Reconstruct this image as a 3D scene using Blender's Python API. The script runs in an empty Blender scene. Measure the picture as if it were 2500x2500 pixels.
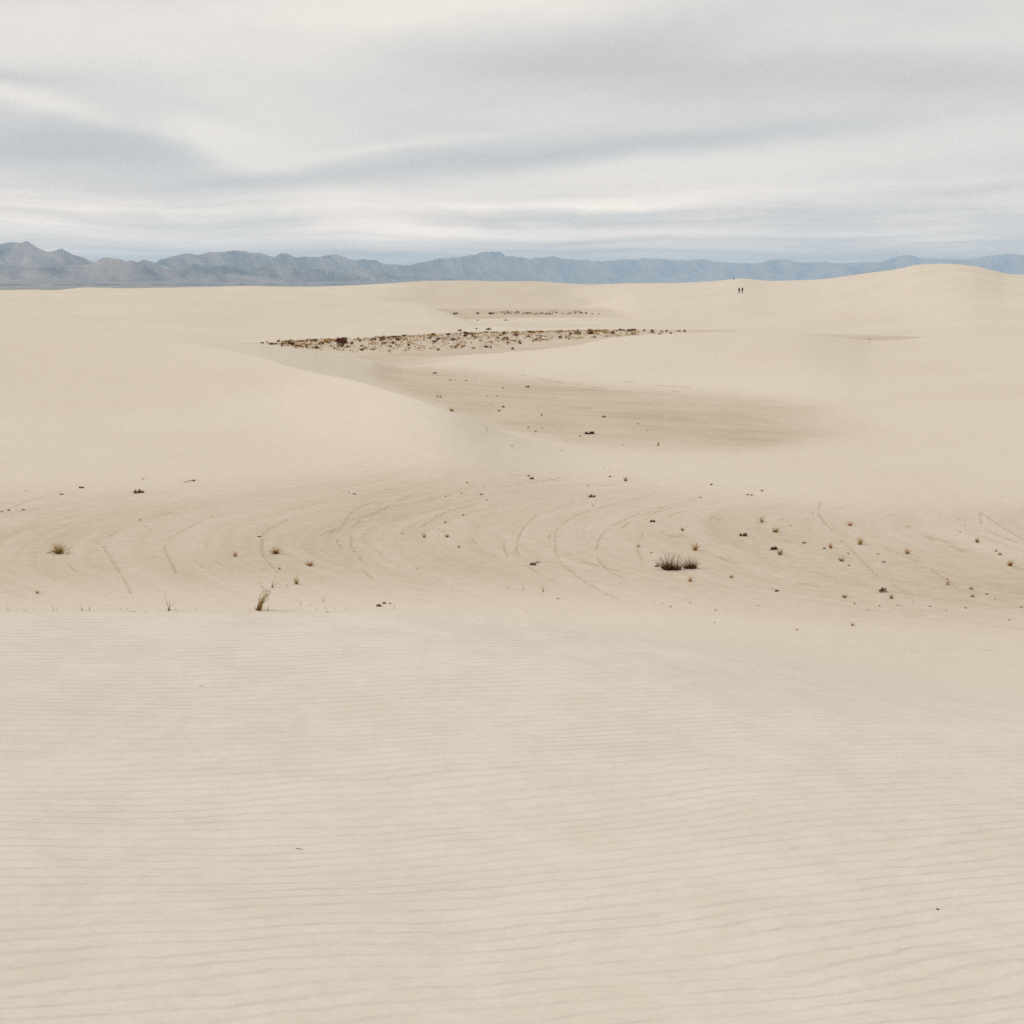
import bpy, math, random
import numpy as np
from mathutils import Vector, Matrix

# ------------------------------------------------------------------ camera
S = bpy.context.scene
COL = S.collection
F = 3571.0                      # focal length in units of the 2500-wide frame
HOR = 690.0                     # true horizon
PITCH = math.atan((1250 - HOR) / F)
ZC = 8.0
cam_d = bpy.data.cameras.new('camera')
cam = bpy.data.objects.new('camera', cam_d)
COL.objects.link(cam)
cam_d.sensor_width = 36
cam_d.lens = 36 * F / 2500
cam_d.clip_start = 0.05
cam_d.clip_end = 200000
cam.location = (0, 0, ZC)
cam.rotation_euler = (math.radians(90) - PITCH, 0, 0)
S.camera = cam
S.render.resolution_x = S.render.resolution_y = 1024

# ------------------------------------------------------------------ look, sun
S.view_settings.view_transform = 'Standard'
S.view_settings.look = 'None'
S.view_settings.gamma = 1
S.view_settings.exposure = 0.0
S.cycles.use_denoising = False
S.cycles.max_bounces = 6
S.cycles.volume_bounces = 2
SUN_EL, SUN_AZ = math.radians(35), math.radians(-86)      # azimuth measured from +Y towards +X
sl = bpy.data.lights.new('sun', 'SUN')
sl.energy = 1.3
sl.angle = math.radians(10)
sl.color = (1.0, 0.94, 0.86)
sun = bpy.data.objects.new('sun', sl)
COL.objects.link(sun)
sd = Vector((math.sin(SUN_AZ) * math.cos(SUN_EL), math.cos(SUN_AZ) * math.cos(SUN_EL), math.sin(SUN_EL)))
sun.rotation_euler = sd.to_track_quat('Z', 'Y').to_euler()
sun.location = (0, 0, 60)

# ------------------------------------------------------------------ node helper
class NT:
    def __init__(s, tree):
        s.t = tree; s.n = tree.nodes; s.l = tree.links
    def new(s, typ, **kw):
        n = s.n.new(typ)
        for k, v in kw.items(): setattr(n, k, v)
        return n
    def put(s, sock, v):
        if hasattr(v, 'is_output') or isinstance(v, bpy.types.NodeSocket): s.l.new(v, sock)
        elif v is not None: sock.default_value = v
    def m(s, op, a, b=None, c=None, clamp=False):
        n = s.new('ShaderNodeMath', operation=op, use_clamp=clamp)
        s.put(n.inputs[0], a)
        if b is not None: s.put(n.inputs[1], b)
        if c is not None: s.put(n.inputs[2], c)
        return n.outputs[0]
    def mr(s, v, a, b, c=0.0, d=1.0, smooth=True):
        n = s.new('ShaderNodeMapRange', interpolation_type='SMOOTHSTEP' if smooth else 'LINEAR')
        s.put(n.inputs['Value'], v)
        for k, x in zip(('From Min', 'From Max', 'To Min', 'To Max'), (a, b, c, d)): s.put(n.inputs[k], x)
        return n.outputs['Result']
    def xyz(s, x, y, z=0.0):
        n = s.new('ShaderNodeCombineXYZ')
        for i, v in enumerate((x, y, z)): s.put(n.inputs[i], v)
        return n.outputs[0]
    def sep(s, v):
        n = s.new('ShaderNodeSeparateXYZ'); s.put(n.inputs[0], v)
        return n.outputs
    def noise(s, vec, scale, detail=3.0, rough=0.5, dist=0.0, out='Fac'):
        n = s.new('ShaderNodeTexNoise')
        s.put(n.inputs['Vector'], vec)
        n.inputs['Scale'].default_value = scale; n.inputs['Detail'].default_value = detail
        n.inputs['Roughness'].default_value = rough; n.inputs['Distortion'].default_value = dist
        return n.outputs[out]
    def mix(s, f, a, b, blend='MIX'):
        n = s.new('ShaderNodeMix', data_type='RGBA', blend_type=blend)
        s.put(n.inputs[0], f)
        for i, v in ((6, a), (7, b)):
            if isinstance(v, tuple): v = (*v, 1.0) if len(v) == 3 else v
            s.put(n.inputs[i], v)
        return n.outputs[2]

# ------------------------------------------------------------------ sky
W = bpy.data.worlds.new('World'); S.world = W; W.use_nodes = True
n = NT(W.node_tree); n.n.clear()
tc = n.new('ShaderNodeTexCoord').outputs['Generated']
X, Y, Z = n.sep(tc)
az = n.m('MULTIPLY', n.m('ARCTAN2', X, Y), F / 1000)
el = n.m('MULTIPLY', n.m('ARCSINE', Z), F / 1000)          # thousandths of the frame above the horizon
wv = n.xyz(az, n.m('MULTIPLY', el, 2.2), 0.3)
warp = n.noise(wv, 1.6, 4, 0.55, out='Color')
wx, wy, wz = n.sep(warp)
azw = n.m('ADD', az, n.m('MULTIPLY', n.m('SUBTRACT', wx, 0.5), 0.30))
elw = n.m('ADD', el, n.m('MULTIPLY', n.m('SUBTRACT', wy, 0.5), 0.085))
# long cloud banks: centre (x, y), half lengths, tilt in degrees, strength
BANKS = [(1450, 175, 480, 85, -3, -.80), (2300, 235, 420, 55, -2, -.60), (1900, 60, 500, 60, 4, -.22),
         (1300, 392, 420, 26, 6, -.55), (1850, 350, 420, 22, 5, -.45),
         (230, 385, 330, 55, -4, -.85), (700, 455, 330, 20, 3, -.55), (330, 0, 330, 40, 3, -.75),
         (60, 235, 160, 16, -4, -.45), (2250, 480, 400, 16, 3, -.35), (520, 290, 420, 40, -4, -.2),
         (130, 290, 230, 20, -13, .55), (600, 385, 150, 42, -14, .95), (760, 330, 200, 60, 4, .3), (1000, 372, 300, 12, 8, .4),
         (1750, 425, 520, 30, 4, .55), (600, 150, 600, 80, 2, .25), (1150, 60, 420, 60, 0, .35),
         (500, 515, 600, 20, 1, .35), (1500, 500, 600, 18, 3, .3)]
f = 0.62
for (cx, cy, sx, sy, tilt, a) in BANKS:
    c, s_ = math.cos(math.radians(tilt)), math.sin(math.radians(tilt))
    u = n.m('SUBTRACT', azw, (cx - 1250) / 1000); v = n.m('SUBTRACT', elw, (HOR - cy) / 1000)
    p = n.m('DIVIDE', n.m('ADD', n.m('MULTIPLY', u, c), n.m('MULTIPLY', v, s_)), sx / 1000)
    q = n.m('DIVIDE', n.m('SUBTRACT', n.m('MULTIPLY', v, c), n.m('MULTIPLY', u, s_)), sy / 1000)
    g = n.m('EXPONENT', n.m('MULTIPLY', n.m('ADD', n.m('MULTIPLY', p, p), n.m('MULTIPLY', q, q)), -0.8))
    f = n.m('MULTIPLY_ADD', g, a * 0.80, f)
str1 = n.noise(n.xyz(azw, n.m('MULTIPLY', elw, 3.6), 2.0), 2.0, 7, 0.58)
str2 = n.noise(n.xyz(az, n.m('MULTIPLY', elw, 26.0), 7.0), 1.2, 5, 0.55)
low = n.mr(el, 0.05, 0.30, 1.0, 0.0)
f = n.m('ADD', f, n.m('MULTIPLY', n.m('SUBTRACT', str1, 0.5), 0.85))
f = n.m('ADD', f, n.m('MULTIPLY', n.m('MULTIPLY', n.m('SUBTRACT', str2, 0.5), low), 0.9), clamp=True)
cr = n.new('ShaderNodeValToRGB')
n.put(cr.inputs[0], f)
E = cr.color_ramp
E.elements[0].position = 0.0; E.elements[0].color = (0.65, 0.625, 0.61, 1)
E.elements[1].position = 1.0; E.elements[1].color = (1.0, 0.915, 0.815, 1)
e = E.elements.new(0.5); e.color = (0.795, 0.755, 0.71, 1)
sky = n.new('ShaderNodeTexSky', sky_type='NISHITA', sun_disc=False)
sky.sun_elevation = SUN_EL; sky.sun_rotation = SUN_AZ; sky.altitude = 1200
sky.air_density = 1.0; sky.dust_density = 1.5
bs = n.new('ShaderNodeBackground'); n.put(bs.inputs[0], sky.outputs[0]); bs.inputs[1].default_value = 0.11
bc = n.new('ShaderNodeBackground'); n.put(bc.inputs[0], n.mix(n.mr(el, 0.02, 0.32, 1.0, 0.0), cr.outputs[0], n.mix(1.0, cr.outputs[0], (1.22, 1.03, 0.88), 'MULTIPLY'))); n.put(bc.inputs[1], n.m('MULTIPLY', n.mr(el, 0.0, 0.30, 1.75, 1.0), n.m('ADD', 1.0, n.m('MULTIPLY', n.m('MULTIPLY', n.m('SUBTRACT', str2, 0.5), low), 1.3))))
# cloud cover: thinner just above the horizon, where blue shows in strips
gap = n.m('MULTIPLY', n.mr(el, 0.02, 0.17, 1.0, 0.0), n.mr(str2, 0.40, 0.56, 1.0, 0.05))
gap2 = n.m('MULTIPLY', n.mr(n.m('ABSOLUTE', n.m('SUBTRACT', el, 0.145)), 0.0, 0.06, 1.0, 0.0), n.mr(str1, 0.42, 0.55, 0.7, 0.0))
cover = n.m('SUBTRACT', 1.0, n.m('MULTIPLY', n.m('MAXIMUM', gap, gap2), 0.36))
mx = n.new('ShaderNodeMixShader'); n.put(mx.inputs[0], cover)
n.l.new(bs.outputs[0], mx.inputs[1]); n.l.new(bc.outputs[0], mx.inputs[2])
wo = n.new('ShaderNodeOutputWorld'); n.l.new(mx.outputs[0], wo.inputs[0])

# ------------------------------------------------------------------ numeric helpers
def perlin(x, y, seed=0):
    rs = np.random.RandomState(seed)
    P = rs.permutation(512); A = rs.rand(512) * 2 * np.pi; GX, GY = np.cos(A), np.sin(A)
    xi = np.floor(x).astype(np.int64); yi = np.floor(y).astype(np.int64)
    xf = x - xi; yf = y - yi
    u = xf * xf * xf * (xf * (xf * 6 - 15) + 10); v = yf * yf * yf * (yf * (yf * 6 - 15) + 10)
    def g(a, b, dx, dy):
        h = P[(P[a & 511] + b) & 511]
        return GX[h] * dx + GY[h] * dy
    a = g(xi, yi, xf, yf); b = g(xi + 1, yi, xf - 1, yf)
    c = g(xi, yi + 1, xf, yf - 1); d = g(xi + 1, yi + 1, xf - 1, yf - 1)
    return ((a + u * (b - a)) + v * ((c + u * (d - c)) - (a + u * (b - a)))) * 1.4
def fbm(x, y, o=4, seed=0, gain=0.5, ridged=False):
    s = 0; a = 1.0; t = 0
    for k in range(o):
        q = perlin(x * 2 ** k + 13.7 * k, y * 2 ** k - 7.1 * k, seed + k)
        if ridged: q = 1 - 2 * np.abs(q)
        s = s + a * q; t += a; a *= gain
    return s / t
def sstep(t):
    t = np.clip(t, 0, 1); return t * t * (3 - 2 * t)
def pchip(xs, ys, x):
    xs = np.array(xs, float); ys = np.array(ys, float)
    h = np.diff(xs); d = np.diff(ys) / h; m = np.zeros_like(ys)
    for i in range(1, len(xs) - 1):
        if d[i - 1] * d[i] > 0:
            w1 = 2 * h[i] + h[i - 1]; w2 = h[i] + 2 * h[i - 1]
            m[i] = (w1 + w2) / (w1 / d[i - 1] + w2 / d[i])
    m[0], m[-1] = d[0], d[-1]
    xc = np.clip(x, xs[0], xs[-1]); i = np.clip(np.searchsorted(xs, xc) - 1, 0, len(xs) - 2)
    t = (xc - xs[i]) / h[i]; t2, t3 = t * t, t * t * t
    return (2 * t3 - 3 * t2 + 1) * ys[i] + (t3 - 2 * t2 + t) * h[i] * m[i] + (-2 * t3 + 3 * t2) * ys[i + 1] + (t3 - t2) * h[i] * m[i + 1]
CP, SP = math.cos(PITCH), math.sin(PITCH)
def ray(x, y):
    """azimuth and downward slope of a sight line of the survey"""
    a, b = x - 1250.0, 1250.0 - y
    fy = F * CP + b * SP; fz = -F * SP + b * CP
    return math.atan2(a, fy), -fz / math.hypot(a, fy)
def line(pts):                       # crest: (x, y, D) -> azimuths, distances, heights
    r = [(ray(x, y)[0], D, ZC - D * ray(x, y)[1]) for x, y, D in pts]
    return [p[0] for p in r], [p[1] for p in r], [p[2] for p in r]
def feet(pts):                       # (x, D)
    return [math.atan((x - 1250) / F / CP) for x, D in pts], [D for x, D in pts]

# ------------------------------------------------------------------ dune field as a height function of azimuth and distance
def dune(a, R, foot, crest, rnd=0.0, lee=0.56, power=1.0):
    Rn = pchip(*foot, a); Rc = pchip(crest[0], crest[1], a); zc = pchip(crest[0], crest[2], a)
    zc = np.maximum(zc, 0.0)
    t = np.clip((R - Rn) / np.maximum(Rc - Rn, 1e-3), 0, 1)
    s = (1 - rnd) * t * t * (2 - t) + rnd * t * t * (3 - 2 * t)
    s = s ** power
    b = np.maximum(R - Rc, 0)
    w = 1.5 * zc / lee
    back = zc * (1 - sstep(b / np.maximum(w * (1 + 3 * rnd), 1e-3))) if rnd > 0.5 else np.maximum(zc - b * lee, 0)
    return np.where(R <= Rc, zc * s, back)
A1f = feet([(-600, 64), (0, 62), (400, 64), (700, 72), (900, 96), (1000, 115)])
A1c = line([(-600, 822, 122), (0, 819, 120), (380, 826, 115), (600, 838, 120), (720, 847, 126), (830, 864, 133), (900, 879, 138), (950, 891, 141), (1010, 899, 142)])
A2f = feet([(-600, 62), (0, 60), (500, 58), (900, 54), (1240, 50), (1470, 50)])
A2c = line([(-600, 832, 124), (0, 829, 122), (400, 834, 114), (518, 845, 109), (647, 873, 100), (744, 901, 91), (847, 922, 83), (980, 960, 74), (1110, 1003, 70), (1240, 1056, 70), (1320, 1079, 70.5), (1400, 1092, 71), (1470, 1096, 71.3)])
Bf = feet([(-600, 150), (0, 155), (400, 170), (620, 202), (900, 225), (1150, 255)])
Bc = line([(-600, 708, 340), (0, 711, 345), (300, 708, 350), (600, 703, 345), (700, 708, 338), (760, 713, 332), (840, 724, 322), (900, 732, 314), (1030, 743, 300), (1080, 759, 290), (1130, 777, 282), (1180, 790, 276), (1230, 796, 262)])
Cf = feet([(940, 132), (1100, 120), (1400, 112), (1700, 104), (1900, 90), (2100, 74), (2300, 62), (2500, 56), (3100, 52)])
Cc = line([(940, 884, 152), (1100, 869, 150), (1250, 859, 147), (1400, 843, 145), (1490, 825, 147), (1600, 815, 149), (1700, 811, 150), (1800, 808, 152), (1950, 811, 153), (2060, 824, 156), (2140, 832, 160), (2200, 829, 163), (2300, 818, 170), (2500, 800, 180), (3100, 790, 190)])
Ef = feet([(1020, 262), (1200, 262), (1500, 268), (1620, 275)])
Ec = line([(1020, 790, 275), (1120, 783, 295), (1250, 777, 300), (1380, 777, 305), (1500, 783, 300), (1640, 795, 277)])
Gf = feet([(1000, 470), (1600, 480)])
Gc = line([(1000, 735, 500), (1100, 724, 520), (1250, 722, 530), (1420, 728, 520), (1560, 742, 500)])
Hf = feet([(-600, 400), (900, 420), (1080, 492), (1380, 492), (1470, 420), (1560, 300), (1700, 268), (2000, 255), (2200, 238), (2350, 205), (2500, 190), (3100, 185)])
Hc = line([(-600, 706, 640), (-200, 704, 630), (0, 707.5, 620), (80, 706, 620), (130, 707.5, 620), (210, 701, 615), (300, 703, 610), (419, 701, 610), (520, 699.5, 610), (605, 697.5, 610), (680, 699.5, 610), (745, 700, 610), (860, 696, 610),
           (954, 691, 610), (1061, 684.5, 600), (1149, 684, 600), (1219, 686, 600), (1312, 685.5, 600), (1382, 691, 600), (1452, 694, 590), (1522, 691.5, 575), (1640, 690.5, 565), (1740, 686, 560), (1810, 680, 555), (1879, 685.5, 550),
           (1996, 682, 530), (2042, 677, 515), (2136, 664, 485), (2196, 655.5, 465), (2238, 646.5, 455), (2299, 643.5, 448), (2369, 648, 442), (2429, 661, 440), (2466, 669, 440), (2540, 671, 440), (2800, 660, 440), (3100, 680, 440)])
AZL = math.radians(21.5)
XA0, XA1, XA2 = [ray(x, 1500)[0] for x in (560, 1050, 2500)]
CRT = list(zip(*[ray(x, 1495 + 7 * float(sstep((x - 600) / 700))) for x in range(-900, 3400, 20)]))
def height(a, R):
    a0 = a
    a = np.clip(a, math.radians(-27), math.radians(27))
    z = np.zeros_like(R)
    for (f_, c_, kw) in ((A1f, A1c, {}), (A2f, A2c, {}), (Bf, Bc, dict(rnd=0.0)), (Cf, Cc, dict(rnd=0.0)),
                         (Ef, Ec, dict(rnd=1.0)), (Gf, Gc, dict(rnd=1.0)), (Hf, Hc, dict(rnd=0.35, lee=0.3))):
        lo, hi = c_[0][0], c_[0][-1]
        q = dune(a, R, f_, c_, **kw)
        if f_ in (A1f, A2f, Bf): q = q * (1 - sstep((a - hi) / 0.012))
        if f_ in (Cf, Ef, Gf): q = q * (1 - sstep((lo - a) / 0.012))
        if f_ in (Ef, Gf): q = q * (1 - sstep((a - hi) / 0.012))
        k = 0.5 * np.clip(R / 300, 0.1, 1)                 # soft union
        d_ = np.clip(0.5 + 0.5 * (z - q) / k, 0, 1)
        sm = q * (1 - d_) + z * d_ + k * d_ * (1 - d_)
        z = np.where(np.minimum(z, q) < 0.02, np.maximum(z, q), np.minimum(sm, np.maximum(z, q) + k * 0.25))
    # soft undulations of the slopes
    x, y = R * np.sin(a0), R * np.cos(a0)
    amp = sstep((R - 60) / 300) * 0.30 + 0.02
    z = z + amp * fbm(x / 48, y / 70, 3, 5) * sstep(z / 1.5) * (1 - 0.8 * sstep((z - 6.0) / 1.0))
    z = z + 0.05 * fbm(x / 9, y / 12, 2, 11) * sstep(R / 40) * (1 - 0.5 * sstep(z))
    z = z + 0.5 * sstep((R - 225) / 60) * 0
    # the dune we stand on
    w1 = sstep((a0 - XA0) / (XA1 - XA0)); w2 = sstep((a0 - XA1) / (XA2 - XA1))
    tcr = np.interp(a0, *CRT)
    crest_z = ZC - 7.0 * tcr
    left = np.where(R <= 7.0, 6.40 + (crest_z - 6.40) * R / 7, np.maximum(crest_z - (R - 7.0) * 0.60, 0))
    right = pchip([0, 3, 5, 6.5, 9, 14, 20, 25, 30, 36, 40], [6.40, 6.40, 6.36, 6.14, 5.50, 4.22, 2.74, 1.64, 0.72, 0.03, 0.0], R)
    graze = np.where(R < 7, 6.40 + (crest_z - 6.40) * R / 7, np.maximum(ZC - R * tcr - 0.00035 * (R - 7) * np.clip(8.0 / tcr - R, 0, 50), 0))
    fg = left * (1 - w1) + graze * w1
    fg = fg * (1 - w2) + right * w2
    fg = fg + 0.012 * fbm(x / 1.3, y / 0.9, 2, 3) * sstep((R - 1) / 3) * (1 - sstep((R - 6) / 1.5))
    z = np.maximum(z, fg)
    # rim of the dune field
    z = z - 17 * sstep((R - 830) / 160)
    return z

def hgt(x, y):
    return float(height(np.array([math.atan2(x, y)]), np.array([math.hypot(x, y)]))[0])
RM = np.concatenate([np.arange(2, 30, 0.05), np.geomspace(30, 900, 3000)])
_cache = {}
def at(px, py):
    """first point of the ground met by a survey line"""
    a, t = ray(px, py)
    key = round(a, 5)
    if key not in _cache: _cache[key] = height(np.full_like(RM, a), RM)
    z = _cache[key]
    hit = np.nonzero(z >= ZC - RM * t)[0]
    hit = hit[hit > 0]
    i = hit[0] if len(hit) else len(RM) - 200
    R = RM[i]
    return R * math.sin(a), R * math.cos(a), float(z[i]), R

def grid_mesh(name, Xg, Yg, Zg, wrap=False):
    nr, nc = Xg.shape
    me = bpy.data.meshes.new(name)
    co = np.stack([Xg, Yg, Zg], -1).reshape(-1, 3).astype(np.float32)
    me.vertices.add(nr * nc); me.vertices.foreach_set('co', co.ravel())
    i = np.arange(nr * nc).reshape(nr, nc)
    if wrap: i = np.concatenate([i, i[:, :1]], 1)
    q = np.stack([i[:-1, :-1], i[:-1, 1:], i[1:, 1:], i[1:, :-1]], -1).reshape(-1, 4)
    me.loops.add(q.size); me.loops.foreach_set('vertex_index', q.ravel().astype(np.int32))
    me.polygons.add(len(q)); me.polygons.foreach_set('loop_start', np.arange(0, q.size, 4, dtype=np.int32))
    me.polygons.foreach_set('use_smooth', np.ones(len(q), bool))
    me.update(calc_edges=True)
    return me

def zone(a, R, near, far, soft=0.06):
    """1 between two ground lines given as (x, y) sight points on the flat"""
    def rr(pts):
        A = []; D = []
        for x, y in pts:
            aa, t = ray(x, y); A.append(aa); D.append(math.log(ZC / t))
        return pchip(A, D, a)
    L = np.log(np.maximum(R, 1))
    return sstep((L - rr(near)) / soft) * sstep((rr(far) - L) / soft)

# ---- terrain sheet
da = np.linspace(-AZL, AZL, 1001)
rest = np.arange(AZL + 0.02, 2 * math.pi - AZL - 0.005, 0.02)
AZ = np.concatenate([da, rest])
RR = np.concatenate([[0.02, 0.3], np.arange(0.6, 5.9, 0.12), np.arange(5.9, 8.2, 0.035), np.geomspace(8.25, 30, 110), np.geomspace(30.2, 1000, 640)])
Ag, Rg = np.meshgrid(AZ, RR)
As = np.where(Ag > math.pi, Ag - 2 * math.pi, Ag)
Zg = height(As, Rg)
Xg, Yg = Rg * np.sin(Ag), Rg * np.cos(Ag)
me = grid_mesh('sand', Xg, Yg, Zg, wrap=True)
ground = bpy.data.objects.new('sand_ground', me); COL.objects.link(ground); ground['kind'] = 'structure'
# where the loose sand is blown off and damp layered gypsum shows
ax = lambda x0, x1: sstep((As - ray(x0, 900)[0]) / (ray(x1, 900)[0] - ray(x0, 900)[0]))
flatness = 1 - sstep((Zg - 0.05) / 0.9)
m1 = zone(As, Rg, [(-400, 1540), (900, 1520), (1500, 1530), (2000, 1600), (2900, 1600)], [(-400, 1165), (500, 1150), (1100, 1120), (1500, 1130), (1900, 1170), (2400, 1190), (2900, 1200)], 0.2) * 0.74
m2 = zone(As, Rg, [(700, 930), (900, 950), (1000, 985), (1250, 1080), (1500, 1115), (1800, 1125), (2100, 1088), (2300, 1060)], [(700, 885), (900, 878), (1100, 892), (1300, 915), (1500, 932), (1750, 945), (2000, 980), (2300, 1040)], 0.14) * (1 - ax(1750, 2330)) * 0.95
m3 = zone(As, Rg, [(500, 900), (900, 905), (1100, 895), (1400, 850), (1800, 840), (2300, 845)], [(500, 835), (700, 833), (900, 822), (1200, 806), (1700, 803), (2000, 812), (2300, 822)], 0.04) * 0.72
m3 = np.maximum(m3, zone(As, Rg, [(700, 802), (1100, 802), (1600, 802)], [(700, 788), (1100, 790), (1600, 792)], 0.05) * 0.35 * ax(1050, 1200) * (1 - ax(1400, 1600)))
m4 = zone(As, Rg, [(900, 790), (1100, 783), (1300, 779), (1600, 776)], [(900, 751), (1100, 751.5), (1300, 751.5), (1600, 752)], 0.05) * (1 - ax(1330, 1620)) * 0.95
# pale blown sand between the scrub
msk = np.maximum.reduce([m1, m2, m3, m4]) * flatness * (0.72 + 0.5 * fbm(Xg / 9, Yg / 16, 3, 21))
m5 = zone(As, Rg, [(900, 757), (1700, 757)], [(900, 716), (1300, 720), (1700, 716)], 0.12) * 0.30 * ax(900, 1050) * (1 - ax(1300, 1600)) * sstep((Rg - 360) / 40)  # slightly darker tan on the slope behind the left far dune
msk = np.maximum(msk, m5)
u1 = Xg - 0.055 * (Yg - 46) ** 2 + 0.8 * fbm(Xg / 6, Yg / 8, 2, 31)
u2 = Yg + 0.72 * Xg + 1.5 * fbm(Xg / 14, Yg / 14, 2, 33)
bl = sstep((Rg - 62) / 12)
uu = u1 * (1 - bl) + u2 * bl * 0.55
at1 = me.attributes.new('strata', 'FLOAT_VECTOR', 'POINT')
rip = (1 - sstep((Rg - 6.0) / 30)) * 1.0
at1.data.foreach_set('vector', np.stack([uu, np.clip(msk, 0, 1), rip], -1).astype(np.float32).ravel())

# ------------------------------------------------------------------ materials
def mat(name):
    m = bpy.data.materials.new(name); m.use_nodes = True
    k = NT(m.node_tree); b = k.n['Principled BSDF']; b.inputs['Specular IOR Level'].default_value = 0.1
    b.inputs['Roughness'].default_value = 0.95
    return m, k, b
m_sand, n, b = mat('gypsum_sand'); b.inputs['Specular IOR Level'].default_value = 0.0
pos = n.new('ShaderNodeNewGeometry').outputs['Position']
st = n.new('ShaderNodeAttribute', attribute_name='strata').outputs['Vector']
u, msk_, rp = n.sep(st)
px, py, pz = n.sep(pos)
# ripples: 7 cm apart, lines rising slightly to the right, forking through low-frequency warp
wn = n.noise(n.xyz(n.m('MULTIPLY', px, 0.55), py, 0), 0.9, 2, 0.5, out='Color')
wn2 = n.noise(n.xyz(n.m('MULTIPLY', px, 3.4), n.m('MULTIPLY', py, 7.0), 3.0), 1.0, 4, 0.62, out='Fac')
w1, w2, w3 = n.sep(wn)
ph = n.m('SUBTRACT', py, n.m('MULTIPLY', px, 0.235))
ph = n.m('ADD', ph, n.m('MULTIPLY', n.m('SUBTRACT', w1, 0.5), 0.38))
ph = n.m('ADD', ph, n.m('MULTIPLY', n.m('SUBTRACT', wn2, 0.5), 0.07))
t = n.m('FRACT', n.m('DIVIDE', ph, 0.062))
# asymmetric profile: slow rise away from us, quick fall on the near side
prof = n.m('MULTIPLY', n.mr(t, 0.0, 0.42), n.mr(t, 0.42, 1.0, 1.0, 0.0))
ampn = n.noise(n.xyz(n.m('MULTIPLY', px, 0.9), n.m('MULTIPLY', py, 1.6), 9.0), 1.0, 3, 0.6)
amp = n.m('MULTIPLY', n.m('MULTIPLY', n.mr(ampn, 0.3, 0.65, 0.8, 1.1), n.mr(n.noise(n.xyz(n.m('MULTIPLY', px, 2.2), n.m('MULTIPLY', py, 9.0), 5.0), 1.0, 3, 0.6), 0.34, 0.60, 0.72, 1.1)), rp)
grain = n.noise(pos, 260.0, 2, 0.7)
hh = n.m('ADD', n.m('MULTIPLY', n.m('MULTIPLY', prof, amp), 0.0053), n.m('MULTIPLY', grain, 0.00025))
# layered crust on the flats
nl = n.noise(n.xyz(n.m('MULTIPLY', u, 1.0), n.m('MULTIPLY', py, 0.05), n.m('MULTIPLY', px, 0.05)), 0.9, 7, 0.68)
nb = n.noise(n.xyz(n.m('MULTIPLY', u, 1.0), n.m('MULTIPLY', py, 0.10), n.m('MULTIPLY', px, 0.10)), 3.5, 4, 0.7)
nlow = n.noise(n.xyz(px, py, 0), 0.16, 4, 0.6)
nfine = n.noise(n.xyz(px, py, 0), 2.2, 5, 0.7)
ln = n.m('ABSOLUTE', n.m('SUBTRACT', n.noise(n.xyz(u, n.m('MULTIPLY', py, 0.03), n.m('MULTIPLY', px, 0.03)), 0.55, 2, 0.5), 0.5))
thin = n.m('MULTIPLY', n.mr(ln, 0.0, 0.012, 1.0, 0.0), n.mr(n.noise(n.xyz(px, py, 4.0), 0.45, 5, 0.7), 0.50, 0.62))
nl3 = n.noise(n.xyz(n.m('MULTIPLY', u, 1.0), n.m('MULTIPLY', py, 0.06), n.m('MULTIPLY', px, 0.06)), 3.2, 3, 0.6)
nl = n.m('ADD', n.m('MULTIPLY', nl, 0.6), n.m('MULTIPLY', nl3, 0.4))
dark = n.m('MULTIPLY', msk_, n.m('ADD', n.mr(nl, 0.33, 0.68, 0.50, 1.02), n.m('MULTIPLY', n.m('SUBTRACT', nfine, 0.5), 1.3)), clamp=True)
dark = n.m('ADD', dark, n.m('MULTIPLY', n.m('MULTIPLY', thin, n.mr(msk_, 0.05, 0.35)), 0.55), clamp=True)
spk = n.mr(n.noise(n.xyz(px, py, 1.0), 9.0, 3, 0.7), 0.66, 0.74)
dark = n.m('ADD', dark, n.m('MULTIPLY', n.m('MULTIPLY', spk, n.mr(msk_, 0.05, 0.3)), n.m('MULTIPLY', nlow, 0.5)), clamp=True)
hh = n.m('SUBTRACT', hh, n.m('MULTIPLY', n.m('MULTIPLY', nb, msk_), 0.02))
big = n.noise(n.xyz(n.m('MULTIPLY', px, 0.05), n.m('MULTIPLY', py, 0.05), 0), 1.0, 3, 0.5)
sandc = n.mix(n.mr(big, 0.3, 0.7), (0.66, 0.602, 0.518), (0.69, 0.637, 0.553))
sandc = n.mix(n.m('MULTIPLY', rp, 0.9), sandc, (0.71, 0.662, 0.598))
mot = n.noise(n.xyz(px, py, 0.5), 3.0, 9, 0.85)
sandc = n.mix(n.m('MULTIPLY', n.mr(mot, 0.40, 0.60), 0.24), sandc, (0.50, 0.44, 0.36))
sandc = n.mix(n.m('MULTIPLY', n.mr(grain, 0.42, 0.58), 0.10), sandc, (0.62, 0.54, 0.43))
sandc = n.mix(dark, sandc, (0.44, 0.365, 0.265))
n.put(b.inputs['Base Color'], sandc)
bp = n.new('ShaderNodeBump'); bp.inputs['Strength'].default_value = 1.0; bp.inputs['Distance'].default_value = 1.0
n.put(bp.inputs['Height'], hh); n.l.new(bp.outputs[0], b.inputs['Normal'])
me.materials.append(m_sand)

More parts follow.
